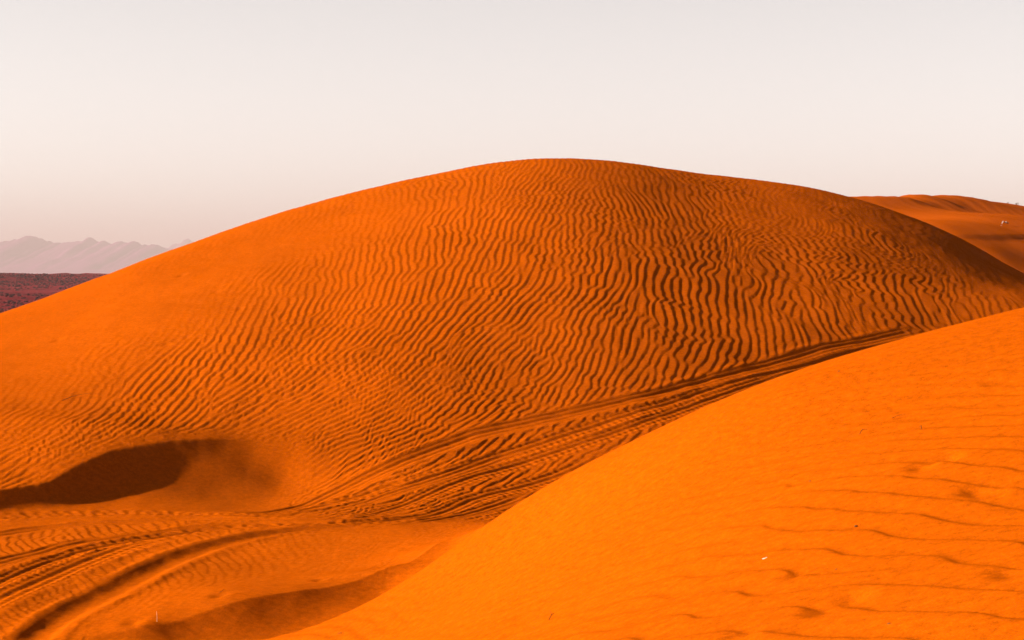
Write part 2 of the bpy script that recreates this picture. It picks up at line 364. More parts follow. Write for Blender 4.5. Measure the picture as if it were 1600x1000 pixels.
# ------------------------------------------------------------------ wind ripples
# x, y, direction the lee sides face (kx, ky), wavelength, strength
DUNE_RIPPLES = np.array([(-4.334,18.77,0.999,0.045,0.091,0.448),(-3.935,17.03,0.924,-0.381,0.09,1.046),(-3.638,17.66,0.99,-0.142,0.084,1.337),(-4.472,20.48,0.999,-0.054,0.103,0.074),(-3.472,20.24,0.997,-0.071,0.099,1.328),(-3.481,18.59,0.999,0.054,0.077,1.48),(-3.04,19.1,0.996,-0.094,0.087,1.471),(-4.145,21.44,1,-0.031,0.114,0.37),(-4.155,19.88,0.999,-0.043,0.09,0.595),(-3.025,21.56,0.994,-0.107,0.094,1.319),(-3.296,21.14,0.998,-0.057,0.097,1.176),(-3.626,22.37,1,-0.01,0.108,0.177),(-2.644,20.18,0.971,-0.238,0.095,1.462),(-2.421,19.4,0.928,-0.372,0.097,1.168),(-2.076,19.01,0.848,-0.53,0.087,1.091),(-1.658,18.98,0.693,-0.721,0.101,1.074),(-1.448,19.34,0.827,-0.563,0.086,1.116),(-2.029,20.33,0.937,-0.349,0.087,1.307),(-1.997,21.35,0.989,-0.15,0.084,1.305),(-2.953,23.69,1,-0.026,0.095,0.511),(-2.682,24.59,1,-0.019,0.095,0.728),(-2.96,22.61,1,-0.028,0.093,0.731),(-3.457,23.6,1,-0.019,0.104,0.073),(-2.496,22.88,1,-0.017,0.086,1.164),(-1.718,22.97,0.998,-0.069,0.087,1.185),(-2.189,25.1,1,-0.018,0.095,0.716),(-1.592,25.55,1,-0.03,0.093,1.086),(-2.078,27.8,1,0,0.104,0.418),(-1.852,29.75,1,0.002,0.106,0.272),(-1.428,30.59,1,-0.01,0.109,0.656),(-0.96,30.86,1,-0.018,0.109,0.886),(-2.729,27.38,1,0.005,0.108,0.073),(-3.363,26.99,1,0.025,0.107,0),(-3.994,25.64,0.999,0.041,0.115,0),(-4.587,24.53,0.998,0.063,0.124,0),(-5.392,24.71,0.998,0.062,0.137,0),(-5.121,22.19,1,0.024,0.125,0),(-4.15,23.36,1,-0.01,0.121,0),(-0.973,20.81,0.992,-0.124,0.082,1.18),(-1.155,18.5,0.85,-0.526,0.093,1.357),(-0.949,19.01,0.917,-0.4,0.079,1.321),(-1.375,18.35,0.72,-0.694,0.089,1.395),(-1.693,18.08,0.714,-0.7,0.073,1.305),(-0.604,19.37,0.93,-0.369,0.079,1.265),(-0.319,20.48,0.988,-0.152,0.072,1.219),(-1.065,22.79,0.995,-0.101,0.087,1.18),(-0.368,23.6,0.995,-0.101,0.091,1.219),(-0.669,26.84,0.999,-0.042,0.098,1.246),(0.185,29.75,0.999,-0.047,0.094,1.154),(0.403,25.88,0.997,-0.082,0.095,1.126),(0.749,24.05,0.994,-0.106,0.096,1.08),(0.683,21.92,0.987,-0.162,0.086,1.08),(0.316,20.24,0.973,-0.231,0.077,1.126),(0,19.31,0.913,-0.409,0.083,1.173),(0.954,20.39,0.975,-0.223,0.081,1.033),(0.987,31.73,0.999,-0.043,0.091,0.756),(1.819,32.48,1,-0.031,0.109,0.503),(1.755,28.19,0.999,-0.039,0.095,0.987),(1.969,25.28,0.995,-0.095,0.108,0.94),(2.544,27.23,0.999,-0.054,0.11,0.893),(3.428,32.39,0.999,-0.04,0.118,0.685),(2.975,32.96,0.999,-0.054,0.119,0.542),(1.886,23.27,0.992,-0.13,0.105,0.931),(2.243,23.21,0.991,-0.137,0.103,0.884),(2.386,21.86,0.982,-0.189,0.096,0.847),(1.658,21.26,0.978,-0.208,0.092,0.94),(1.383,20.15,0.976,-0.22,0.08,0.871),(3.862,31.01,0.997,-0.072,0.106,0.48),(3.381,27.14,0.999,-0.054,0.129,0.8),(3.432,24.47,0.996,-0.091,0.115,0.783),(2.872,23.03,0.992,-0.123,0.1,0.8),(3.618,23.21,0.994,-0.114,0.109,0.689),(4.476,26.12,0.996,-0.091,0.131,0.748),(4.599,24.59,0.997,-0.081,0.124,0.584),(5.569,27.5,0.996,-0.087,0.134,0.641),(5.515,29.51,0.995,-0.101,0.123,0.657),(6.005,27.53,0.997,-0.076,0.142,0.417),(5.023,32.27,0.997,-0.073,0.133,0.459),(4.634,33.08,0.997,-0.072,0.125,0.235),(6.163,32.99,0.998,-0.062,0.174,0.219),(6.784,29.03,0.992,-0.126,0.168,0.169),(6.768,31.04,0.992,-0.128,0.174,0.209),(7.741,32.27,0.995,-0.103,0.2,0.101),(-0.553,17.72,0.946,-0.325,0.069,1.265),(0,18.23,0.908,-0.418,0.083,1.173),(0.586,18.77,0.906,-0.423,0.077,1.08),(0.279,17.9,0.936,-0.353,0.079,1.126),(1.218,19.52,0.952,-0.307,0.085,0.888),(-0.957,17.03,0.857,-0.516,0.119,1.071),(-2.587,17.63,0.732,-0.681,0.058,0.176),(-2.961,17.24,0.454,-0.891,0.077,0.177),(-3.439,16.94,0.465,-0.885,0.06,0.074),(-2.145,18.08,0.719,-0.695,0.058,0.437),(-2.158,17.27,0.732,-0.681,0.12,0.292),(-3.716,15.65,0.902,0.432,0.087,0.835),(-3.252,15.77,0.912,0.41,0.094,0.829),(-2.725,15.86,0.93,0.368,0.086,0.549),(-3.411,14.36,0.937,0.351,0.063,0.835),(-3.147,14.81,0.942,0.337,0.068,0.738),(-3,12.46,0.928,0.374,0.058,0.464),(-2.612,13.48,0.906,0.423,0.074,0.459),(-2.471,12.16,0.921,0.389,0.065,0.414),(-2.276,14.57,0.931,0.365,0.079,0.456),(-2.693,11.48,0.923,0.385,0.058,0.463),(-2.02,12.92,0.939,0.343,0.067,0.319),(-1.68,14.15,0.916,0.402,0.063,0.271),(-1.296,13.82,0.895,0.447,0.061,0.225),(-1.977,13.46,0.909,0.417,0.073,0.455),(-1.912,11.76,1,0.008,0.062,0.274),(-0.868,13.88,0.371,-0.928,0.166,0.136),(-1.053,13.48,0.653,-0.757,0.145,0.131),(-1.099,11.72,0.917,-0.399,0.058,0.108),(-1.574,11.18,0.464,-0.886,0.058,0.109),(-0.764,12.22,0.697,-0.717,0.165,0.163),(-1.882,10.94,0.766,-0.643,0.058,0.11),(-1.355,11.4,0.736,-0.677,0.058,0.09),(-0.902,12.02,0.704,-0.71,0.058,0.139)])
NEAR_RIPPLES = np.array([(-0.246,9.82,-0,1,0.09,0.665),(-0.482,9.64,0.558,-0.83,0.09,0.665),(0.151,9.68,0.534,0.846,0.09,0.76),(0,8.18,-0,1,0.1,0.665),(0.449,9.58,-0,1,0.09,0.665),(0.509,8.14,0.83,0.557,0.11,0.57),(0.419,6.7,0.873,0.488,0.14,0.3),(0.873,9.32,-0,1,0.09,0.475),(1.181,9.46,-0,1,0.09,0.475),(0.896,8.2,0.584,0.812,0.14,0.3),(1.482,9.5,-0,1,0.1,0.57),(1.789,9.56,0.462,-0.887,0.12,0.35),(2.104,9.64,-0,1,0.12,0.35),(2.359,9.7,-0,1,0.12,0.4),(1.37,8.78,0.561,0.828,0.16,0.4),(1.113,7.92,0.943,0.333,0.18,0.5),(0.86,6.88,0.888,0.46,0.19,0.5),(0.683,6.24,0.903,0.429,0.18,0.5),(1.777,8.76,0.851,0.525,0.17,0.55),(1.532,8.18,0.866,0.5,0.2,0.8),(1.713,7.84,0.966,0.257,0.2,1),(2.044,8.4,0.88,0.475,0.18,0.8),(1.744,7.16,0.981,0.194,0.21,1),(1.44,6.78,0.922,0.387,0.22,1),(1.316,7.02,0.905,0.425,0.2,0.8),(1.511,6.2,0.948,0.317,0.22,1),(1.155,6.16,0.932,0.362,0.22,0.8),(1.075,6.88,0.899,0.439,0.21,0.7),(1.213,5.54,0.958,0.287,0.23,1),(0.946,5.5,0.946,0.325,0.22,0.8),(0.797,5.66,0.736,0.677,0.21,0.7),(1.21,4.96,0.827,0.563,0.23,1)])

def control(ctrl, x, y, ys, soft):
    """blend the control values smoothly over the ground"""
    W = np.zeros(x.shape); V = [np.zeros(x.shape) for _ in range(4)]
    for c in ctrl:
        w = (((x - c[0]) ** 2 + ((y - c[1]) * ys) ** 2) + soft * soft) ** -2.0
        W += w
        for k in range(4): V[k] += w * c[2 + k]
    return [v / W for v in V]

class Ripples:
    """a field of wave fronts that follow the wind over the ground, with the forks real ripples have"""
    def __init__(self, ctrl, x0, x1, y0, y1, res, ys, seed, inside, passes=2, sig=1.15, stretch=1.0, soft=.25):
        self.x0, self.y0, self.res = x0, y0, res
        r = np.random.RandomState(seed)
        nx, ny = int((x1 - x0) / res) + 1, int((y1 - y0) / res) + 1
        # coarse control grid
        ch = .2
        gx, gy = np.meshgrid(np.arange(x0, x1 + 2 * ch, ch), np.arange(y0, y1 + 2 * ch, ch), indexing='ij')
        cv = control(ctrl, gx, gy, ys, soft)
        self.cv, self.ch = cv, ch
        lam_min = ctrl[:, 4].min()
        step = lam_min * 1.0
        kx_, ky_ = np.meshgrid(np.arange(x0, x1, step), np.arange(y0, y1, step), indexing='ij')
        px = (kx_ + (r.rand(*kx_.shape) - .5) * step).ravel(); py = (ky_ + (r.rand(*kx_.shape) - .5) * step).ravel()
        keep = inside(px, py)
        px, py = px[keep], py[keep]
        lam = self.look(3 - 1, px, py); st = self.look(3, px, py)
        k = st > .04
        px, py, lam = px[k], py[k], lam[k]
        k = r.rand(len(px)) < (lam_min / lam) ** 2 * 1.15
        px, py, lam = px[k], py[k], lam[k]
        dx, dy = self.look(0, px, py), self.look(1, px, py)
        n = np.hypot(dx, dy); dx, dy = dx / n, dy / n
        # each packet wanders a little from the mean wind
        wob = .11 * NZ2(px * 1.1 + 5, py * .6) + .05 * r.randn(len(px))
        dx, dy = dx * np.cos(wob) - dy * np.sin(wob), dx * np.sin(wob) + dy * np.cos(wob)
        kx, ky = 2 * np.pi / lam * dx, 2 * np.pi / lam * dy
        ph = r.rand(len(px)) * 2 * np.pi
        ix = np.round((px - x0) / res).astype(int); iy = np.round((py - y0) / res).astype(int)
        order = np.arange(len(px))
        for p in range(passes + 1):
            F = np.zeros((nx, ny), np.complex64)
            for q in order:
                s = sig * lam[q]; s2 = s * stretch; R = int(2.4 * s / res); R2 = int(2.4 * s2 / res)
                a0, a1 = max(ix[q] - R, 0), min(ix[q] + R + 1, nx); b0, b1 = max(iy[q] - R2, 0), min(iy[q] + R2 + 1, ny)
                if a1 <= a0 or b1 <= b0: continue
                ex = np.arange(a0, a1) * res + x0 - px[q]; ey = np.arange(b0, b1) * res + y0 - py[q]
                u = np.exp(-ex * ex / (2 * s * s) + 1j * (kx[q] * ex + ph[q])).astype(np.complex64)
                v = np.exp(-ey * ey / (2 * s2 * s2) + 1j * ky[q] * ey).astype(np.complex64)
                F[a0:a1, b0:b1] += u[:, None] * v[None, :]
            if p < passes:
                ph = np.angle(F[np.clip(ix, 0, nx - 1), np.clip(iy, 0, ny - 1)])
        self.F = F
    def look(self, k, x, y):
        g = self.cv[k]; a = np.clip((x - self.x0) / self.ch, 0, g.shape[0] - 1.001); b = np.clip((y - self.y0) / self.ch, 0, g.shape[1] - 1.001)
        i, j = a.astype(int), b.astype(int); fx, fy = a - i, b - j
        return (g[i, j] * (1 - fx) + g[i + 1, j] * fx) * (1 - fy) + (g[i, j + 1] * (1 - fx) + g[i + 1, j + 1] * fx) * fy
    def height(self, x, y, steep, zig, zscale, q=.62):
        lam, st = self.look(2, x, y), self.look(3, x, y)
        dx, dy = self.look(0, x, y), self.look(1, x, y)
        n = np.hypot(dx, dy) + 1e-9; dx, dy = dx / n, dy / n
        # ragged, saw-like crests: shift along the wind by a noise that is short along the crest
        al = -dy * x + dx * y; ac = dx * x + dy * y
        w = zig * lam * np.clip((lam - .08) / .05, .45, 1) * (NZ(al / (zscale * lam), ac / (4.5 * lam)) + .45 * NZ2(al / (.45 * zscale * lam), ac / (2.5 * lam)))
        xs, ys = x + dx * w, y + dy * w
        F = self.F
        a = np.clip((xs - self.x0) / self.res, 0, F.shape[0] - 1.001); b = np.clip((ys - self.y0) / self.res, 0, F.shape[1] - 1.001)
        i, j = a.astype(int), b.astype(int); fx, fy = a - i, b - j
        c = (F[i, j] * (1 - fx) + F[i + 1, j] * fx) * (1 - fy) + (F[i, j + 1] * (1 - fx) + F[i + 1, j + 1] * fx) * fy
        A = np.abs(c); p = np.angle(c)
        A = A / (A + .35 * np.median(A[A > 0]) + 1e-9) * 1.3
        h = -np.arctan2(q * np.sin(p), 1 - q * np.cos(p))      # long windward side, short steep lee
        return h * np.minimum(A, 1.1) * np.clip(st, 0, 1.2) * lam * steep

# ------------------------------------------------------------------ tyre tracks: width, depth, tread, line
TRACKS = [
(0.22,0.03,0,[(-2.35,15.98),(-2.02,16.19),(-1.51,17.24),(-1.01,17.9),(-0.35,18.77),(0.24,19.22),(1.25,20.06),(2.62,21.68),(3.9,23.27),(4.97,24.53)]),
(0.22,0.022,1,[(-2.35,15.98),(-2,16.04),(-1.47,16.76),(-0.86,17.3),(-0.34,17.99),(0.23,18.62),(0.84,19.22),(1.49,19.91),(2.29,21.02),(3.51,22.49),(4.44,23.72)]),
(0.2,0.018,1,[(-1.61,15.62),(-1.18,15.77),(-0.54,17.24),(0,18.05),(0.89,18.95),(1.47,19.61),(2.27,20.75),(3.07,21.89)]),
(0.22,0.022,1,[(-1.59,15.38),(-1.05,15.26),(-0.6,15.89),(-0.31,16.79),(0,17.27),(0.45,17.9),(0.93,18.56)]),
(0.2,0.018,0,[(-1.12,14.99),(-0.82,14.96),(-0.4,15.92),(-0.05,16.73),(0.27,17.42)]),
(0.2,0.02,0,[(-1.51,16.13),(-1.06,16.94),(-0.55,17.6),(-0.11,18.29),(0.35,18.74)]),
(0.22,0.025,1,[(-4.62,15.56),(-3.99,15.95),(-3.5,16.13),(-2.81,16.22),(-2.26,16.07),(-1.9,16.04),(-1.61,16.67),(-1.27,17),(-0.87,17.45)]),
(0.24,0.03,0,[(-4.25,14.3),(-3.78,15.11),(-3.52,15.44),(-3.05,15.62),(-2.56,15.74),(-2.2,15.68),(-1.7,15.53),(-1.17,15.56),(-0.71,16.19)]),
(0.22,0.028,0,[(-3.61,12.16),(-3.39,13.54),(-3.2,14.03),(-3.01,14.57),(-2.58,14.9),(-2.15,15.29),(-1.65,15.29),(-1.14,15.17),(-0.77,15.32)]),
(0.2,0.034,1,[(-3.3,11.12),(-3.19,12.74),(-3.11,13.32),(-2.96,13.96),(-2.67,14.48),(-2.27,14.96),(-1.8,15.17),(-1.42,15.14),(-0.96,15.41),(-0.55,15.95)]),
(0.24,0.022,1,[(-3.1,10.44),(-3.02,12.06),(-2.93,12.82),(-2.81,13.6),(-2.63,14.24),(-2.35,14.72)]),
(0.26,0.042,2,[(-2.55,10.2),(-2.53,10.92),(-2.49,11.64),(-2.43,12.42),(-2.3,13.26),(-2.12,13.96),(-1.88,14.48),(-1.66,14.75),(-1.4,14.9),(-1.04,15.08),(-0.67,15.38)])]
# small dents and scuffs: x, y, radius, depth
DENTS = [(1.527,7.62,0.05,0.03),(1.642,7.68,0.05,0.025),(1.585,7,0.045,0.03),(1.632,6.94,0.045,0.025),(0.967,5.76,0.05,0.03),(0.865,5.7,0.05,0.03),(0.876,6.34,0.03,0.015),(0.634,5.66,0.05,0.02),(1.365,5.6,0.05,0.025),(-3.677,21.92,0.05,0.02),(-3.589,22.01,0.05,0.015),(-3.5,22.1,0.05,0.015),(-3.09,23.33,0.05,0.02),(-5.13,23.24,0.06,0.02),(-4.446,22.28,0.05,0.012),(-4.234,26.39,0.06,0.02),(-3.516,24.53,0.05,0.015),(-4.212,20,0.05,0.015),(-1.14,12.16,0.04,0.015),(-2.041,11.06,0.06,0.02),(-1.645,11.56,0.05,0.02)]

def track_relief(x, y):
    """returns the change in height and how much of the ripples is left"""
    dz = np.zeros(x.shape); keep = np.ones(x.shape)
    for w, dep, tread, line in TRACKS:
        q = dense([(a, b, 0) for a, b in line], .35)[:, :2]
        reach = w / 2 + .3
        s = np.where((x > q[:, 0].min() - reach) & (x < q[:, 0].max() + reach) & (y > q[:, 1].min() - reach) & (y < q[:, 1].max() + reach))[0]
        xs, ys = x[s], y[s]
        best = np.full(len(s), 9.); sd = np.zeros(len(s)); arc = np.zeros(len(s)); run = 0; end = np.zeros(len(s))
        tot = np.hypot(*np.diff(q, axis=0).T).sum()
        for (x0, y0), (x1, y1) in zip(q[:-1], q[1:]):
            m = np.where((xs > min(x0, x1) - reach) & (xs < max(x0, x1) + reach) & (ys > min(y0, y1) - reach) & (ys < max(y0, y1) + reach))[0]
            ex, ey = x1 - x0, y1 - y0; L = math.hypot(ex, ey)
            if len(m):
                t = np.clip(((xs[m] - x0) * ex + (ys[m] - y0) * ey) / L ** 2, 0, 1)
                ax, ay = xs[m] - x0 - t * ex, ys[m] - y0 - t * ey
                d = np.hypot(ax, ay); b = d < best[m]
                mm = m[b]; best[mm] = d[b]; arc[mm] = run + t[b] * L
                sd[mm] = np.where(ex * (ys[mm] - y0) - ey * (xs[mm] - x0) < 0, d[b], -d[b])
            run += L
        hit = best < reach
        s = s[hit]; d = best[hit]; sg = sd[hit]; arc = arc[hit]
        fade = np.clip(arc / .8, 0, 1) * np.clip((tot - arc) / .8, 0, 1)
        wig = w / 2 * (1 + .16 * NZ(arc * 1.1, sg * 2 + dep * 900) + .1 * NZ2(arc * 4., sg * 3))
        u = d / wig
        cut = np.where(u < 1, .5 + .5 * np.cos(np.pi * np.clip(u, 0, 1) ** 1.3), 0)
        # ridges of pushed-up sand, heavier on one side, and lengthwise grooves
        berm = np.exp(-((d - wig - .035) / .045) ** 2) * (u > .75) * (.55 + .35 * NZ2(arc * 2.3, np.sign(sg) * 3 + dep * 500))
        groove = (tread < 2) * .0034 * np.sin(sg / w * 2 * np.pi * 3.0 + .6 * NZ(arc * .8, sg)) * (u < 1)
        lug = 0
        if tread == 1:
            lug = (.0035 * np.sin(2 * np.pi * (arc + .5 * np.abs(sg)) / .085) * (np.abs(sg) < wig * .85)
                   + .004 * np.sin(2 * np.pi * arc / .11) * np.exp(-((d - wig) / .03) ** 2))
        z = fade * ((-.6 if tread == 2 else -.45) * min(dep, .045) * cut + dep * .34 * berm + groove + .8 * lug)
        k = 1 - fade * np.clip((1.35 - u) / .35, 0, 1) * .95
        dz[s] = np.where(np.abs(z) > 1e-5, dz[s] * (1 - fade * np.clip(1.3 - u, 0, 1)) + z, dz[s])
        keep[s] = np.minimum(keep[s], k)
    return dz, keep

def dents(x, y):
    dz = np.zeros(x.shape)
    for cx, cy, r, dp in DENTS:
        s = np.where((np.abs(x - cx) < 3 * r) & (np.abs(y - cy) < 6 * r))[0]
        ex, ey = (x[s] - cx) / r, (y[s] - cy) / (1.5 * r)
        q = ex * ex + ey * ey
        dz[s] += -.75 * dp * np.exp(-q) + .3 * dp * np.exp(-((ex - .9) ** 2 + (ey + .6) ** 2) / .8)
    return dz

# ------------------------------------------------------------------ the near part of the dune field: fan-shaped sheets, finer where they are near
UT = lambda u: (u - 800) / 3209.0
t_cols = np.concatenate([np.arange(-.70, -.262, .0055), np.arange(-.262, .262, .00064), np.arange(.262, .70, .0055)])
near_edge = np.interp(t_cols, [UT(-700), UT(250), UT(480), UT(572), UT(640), UT(704), UT(800), UT(2200)], [9.6, 9.9, 10.85, 11.65, 12.2, 13.1, 14.2, 14.2])
near_edge = np.convolve(np.pad(near_edge, 30, 'edge'), np.ones(61) / 61, 'valid')
foot = np.interp(t_cols, [UT(-700), UT(0), UT(200), UT(350), UT(430), UT(520), UT(640), UT(840), UT(1040), UT(1190), UT(1340), UT(1450), UT(2200)],
                 [16.2, 16.35, 16.4, 16.5, 16.8, 17.6, 18.9, 20.0, 20.6, 21.4, 22.6, 23.6, 26.])
foot = np.convolve(np.pad(foot, 30, 'edge'), np.ones(61) / 61, 'valid')

def rows(lo, hi, n, power=1.0):
    s = np.linspace(0, 1, n) ** power
    return lo[:, None] + (hi - lo)[:, None] * s[None, :]

def in_fan(x, y): return (np.abs(x) < .275 * y)

dune_ripples = Ripples(DUNE_RIPPLES, -10.5, 11.5, 9.5, 43.0, .014, .45, 5, lambda x, y: in_fan(x, y) & (y > 9.8), passes=3, sig=1.2, stretch=1.7)
near_ripples = Ripples(NEAR_RIPPLES, -3.5, 4.5, 3.5, 13.0, .02, .8, 9, lambda x, y: np.abs(x) < .29 * y, passes=3, sig=1.9, soft=.7)

def swells(x, y):
    return .010 * NZ.fbm(x * .8, y * .5, 3) + .0035 * NZ2.fbm(x * 3.1, y * 2.2, 3)

def build_fan(name, cols, Y, relief, mat, label, spread=0.0):
    s = np.linspace(1, 0, Y.shape[1])[None, :]
    X = cols[:, None] * (Y + spread * s * s)
    x, y = X.ravel(), Y.ravel()
    Z = sand_base(x, y) + relief(x, y)
    me = grid_mesh(name, X, Y, Z.reshape(X.shape) + EYE)
    return link(name, me, mat, label, 'structure')

def near_relief(x, y):
    return near_ripples.height(x, y, .046, .20, 2.2, .72) + dents(x, y) + .4 * swells(x, y)

def valley_relief(x, y):
    tz, keep = track_relief(x, y)
    rough = .0022 * NZ.fbm(x * 9, y * 9, 3)
    # no ripples on the slip face and the sheltered sand under it
    b = (x > -6) & (x < -1.5) & (y > 14.5) & (y < 20.5)
    if b.any():
        d, A = line_field(DROP_D, x[b], y[b], .06)
        A = np.clip(ends_fade(BRINK_D, x[b], y[b], A) / .03, 0, 1)
        keep[b] *= np.where(d > -.02, 1 - .94 * A * np.clip((d + .02) / .06, 0, 1) * np.clip((1.5 - d) / .6, 0, 1), 1)
    return dune_ripples.height(x, y, .055, .60, 1.9, .68) * keep + tz + dents(x, y) + swells(x, y) + rough * (tz != 0)

def relief(x, y):
    """near dune on this side of the trough, valley beyond it, melting into each other along it"""
    s = np.clip((y - np.interp(x / y, t_cols, near_edge)) / .6 + .5, 0, 1); s = s * s * (3 - 2 * s)
    z = np.zeros(x.shape)
    a = s < 1; z[a] += (1 - s[a]) * near_relief(x[a], y[a])
    a = s > 0; z[a] += s[a] * valley_relief(x[a], y[a])
    return z

near_cols = t_cols
sel = np.ones(len(t_cols), bool)
sel[1::2] = np.abs(t_cols[1::2]) > .262
nc = t_cols[sel]
build_fan('near_sand_dune', nc, rows(np.full(len(nc), 1.0), near_edge[sel], 560, .92), relief, M_SAND,
          'brightly lit near orange dune with long low ripples, filling the lower right', 4.0)
build_fan('valley_floor', t_cols, rows(near_edge, foot, 330), relief, M_SAND,
          'sandy valley floor crossed by curving tyre tracks between the dunes')
build_fan('main_sand_dune', t_cols, rows(foot, np.full(len(t_cols), 48.0), 640, 1.25), relief, M_SAND,
          'large rounded orange dune covered with wind ripples in the middle')

# dunes further back on the right
fx = np.arange(-40, 48, .16); fy = np.concatenate([np.arange(44, 60, .16), np.arange(60, 92, .22), np.arange(92, 122, .8)])
FX, FY = np.meshgrid(fx, fy, indexing='ij')
fz = far_base(FX.ravel(), FY.ravel())
xx, yy = FX.ravel(), FY.ravel()
ph = (xx * .95 + yy * .22) / .55 * 2 * np.pi + 5 * NZ.fbm(xx * .35, yy * .25, 3)
fz += .013 * np.sin(ph) * np.clip(.5 + NZ2(xx * .12, yy * .1), 0, 1) + .014 * NZ.fbm(xx * .3, yy * .3, 4)
link('far_sand_dune', grid_mesh('far_sand_dune', FX, FY, fz.reshape(FX.shape) + EYE), M_FAR_SAND,
     'smaller orange dunes standing behind the right shoulder of the main dune', 'structure')

# ------------------------------------------------------------------ desert around the dunes
ang = np.linspace(0, 2 * np.pi, 97); rad = np.concatenate([[0, 60, 150, 400], np.linspace(900, 14000, 14)])
A, R = np.meshgrid(ang, rad, indexing='ij')
gz = -8.0 + 0 * A
# sand slope around the fan so that the dune field does not end in the air
link('desert_ground', grid_mesh('desert_ground', R * np.sin(-A), R * np.cos(A), gz + EYE), M_GROUND,
     'flat desert ground reaching to the mountains', 'structure')
sx = np.concatenate([np.arange(-160, -30, 6.), np.arange(-30, 30, 2.), np.arange(30, 161, 6.)]); sy = np.concatenate([np.arange(-120, 0, 6.), np.arange(0, 60, 2.), np.arange(60, 200, 6.)])
SX, SY = np.meshgrid(sx, sy, indexing='ij')
inner = np.clip((np.hypot(SX, (SY - 20) * .8) - 40) / 110, 0, 1)
sz = -3.6 - 5.6 * inner ** .8 + 1.0 * NZ.fbm(SX * .02, SY * .02, 3) * (1 - inner)
# it passes well under the dunes in view
link('sand_apron', grid_mesh('sand_apron', SX, SY, np.minimum(sz, -3.0) + EYE), M_FAR_SAND,
     'low sand round the foot of the dunes', 'structure')

# dark gravel plain with low scrub on the left, rising gently to a brow
px_ = np.arange(-420, 121, 2.2); py_ = np.concatenate([np.arange(150, 420, 2.5), np.arange(420, 700, 2.5), np.arange(700, 1000, 12.)])
PX, PY = np.meshgrid(px_, py_, indexing='ij')
rise = np.clip((PY - 210) / 400, 0, 1)
pz = -6.4 + 5.35 * rise ** 1.15 - 7 * np.clip((PY - 640) / 300, 0, 1) ** 1.5
pz += 1.1 * NZ.fbm(PX * .035, PY * .02, 5) * (.35 + .65 * rise)
link('gravel_plain', grid_mesh('gravel_plain', PX, PY, pz + EYE), M_GRAVEL, 'dark purplish gravel plain beyond the left flank of the main dune', 'structure')
def plain_z(x, y):
    i = np.clip(np.searchsorted(px_, x) - 1, 0, len(px_) - 2); j = np.clip(np.searchsorted(py_, y) - 1, 0, len(py_) - 2)
    fx, fy = (x - px_[i]) / (px_[i + 1] - px_[i]), (y - py_[j]) / (py_[j + 1] - py_[j])
    return (pz[i, j] * (1 - fx) + pz[i + 1, j] * fx) * (1 - fy) + (pz[i, j + 1] * (1 - fx) + pz[i + 1, j + 1] * fx) * fy

# scrub: nobody could count it from here
t = (1 + 5 ** .5) / 2
ICO_V = np.array([(-1, t, 0), (1, t, 0), (-1, -t, 0), (1, -t, 0), (0, -1, t), (0, 1, t), (0, -1, -t), (0, 1, -t), (t, 0, -1), (t, 0, 1), (-t, 0, -1), (-t, 0, 1)]) / math.hypot(1, t)
ICO_F = np.array([(0, 11, 5), (0, 5, 1), (0, 1, 7), (0, 7, 10), (0, 10, 11), (1, 5, 9), (5, 11, 4), (11, 10, 2), (10, 7, 6), (7, 1, 8), (3, 9, 4), (3, 4, 2), (3, 2, 6), (3, 6, 8), (3, 8, 9), (4, 9, 5), (2, 4, 11), (6, 2, 10), (8, 6, 7), (9, 8, 1)])
sv, sf = [], []
for k in range(16000):
    y = rs.uniform(230, 660); x = rs.uniform(-.30, -.10) * y
    if NZ2(np.array([x * .03]), np.array([y * .02]))[0] < rs.uniform(-.9, .5): continue
    z = float(plain_z(np.array([x]), np.array([y]))[0])
    s = rs.uniform(.10, .30) * (1.0 if rs.rand() < .9 else 1.7)
    for q in range(2):
        v = ICO_V * rs.uniform(.6, 1.25, (12, 1)) * np.array([s * rs.uniform(.8, 1.5), s * rs.uniform(.8, 1.5), s * .7]) + np.array([x + rs.uniform(-s, s), y + rs.uniform(-s, s), z + s * .35 + EYE])
        sf.append(ICO_F + 12 * len(sv)); sv.append(v)
link('scrub', raw_mesh('scrub', np.concatenate(sv), np.concatenate(sf), False), M_SCRUB, 'low dark scrub scattered over the gravel plain', 'stuff')

# ------------------------------------------------------------------ mountains
def mountains(name, y0, depth, profile, seed, label):
    nz = Noise(seed)
    xs = np.concatenate([np.arange(-4200, -2900, 22.), np.arange(-2900, -1100, 6.), np.arange(-1100, 1500, 22.)]); ysm = np.linspace(-1, 1, 61)
    X, S = np.meshgrid(xs, ysm, indexing='ij')
    pu, pv = zip(*profile)
    u = 800 + 3209 * X / y0
    crest = (np.interp(u, pu, pv)) / 3209.0 * y0 + 8
    crest = crest + 8 * (.7 - 2 * np.abs(nz.fbm(X / 80., X * 0 + 3.3, 5, .6)))
    ridge = 1 - np.abs(nz.fbm(X / 260., S * depth / 420., 4))
    fall = np.clip(1 - np.abs(S + .10 * nz(X / 330., X * 0)) ** 1.1, 0, 1)
    Z = crest * (fall * (.72 + .28 * fall) ) * (1 - (1 - fall) * .55 * (1 - np.clip(ridge, 0, 1.2)))
    link(name, grid_mesh(name, X, y0 + S * depth, Z - 8 + EYE), M_ROCK, label, 'structure')
mountains('mountains', 7600., 1100., [(-700, 30), (-500, 46), (-350, 38), (-200, 52), (-110, 44), (-40, 47), (0, 44), (20, 49), (35, 57), (45, 57), (60, 51), (75, 47), (100, 46), (110, 48), (120, 51), (133, 54), (145, 49), (160, 47), (175, 45), (185, 49), (200, 49), (215, 45), (230, 41), (240, 43), (250, 40), (262, 38), (275, 35), (300, 30), (340, 22), (400, 12), (1200, 0)], 21,
          'jagged mountain range fading into pink haze at the left')
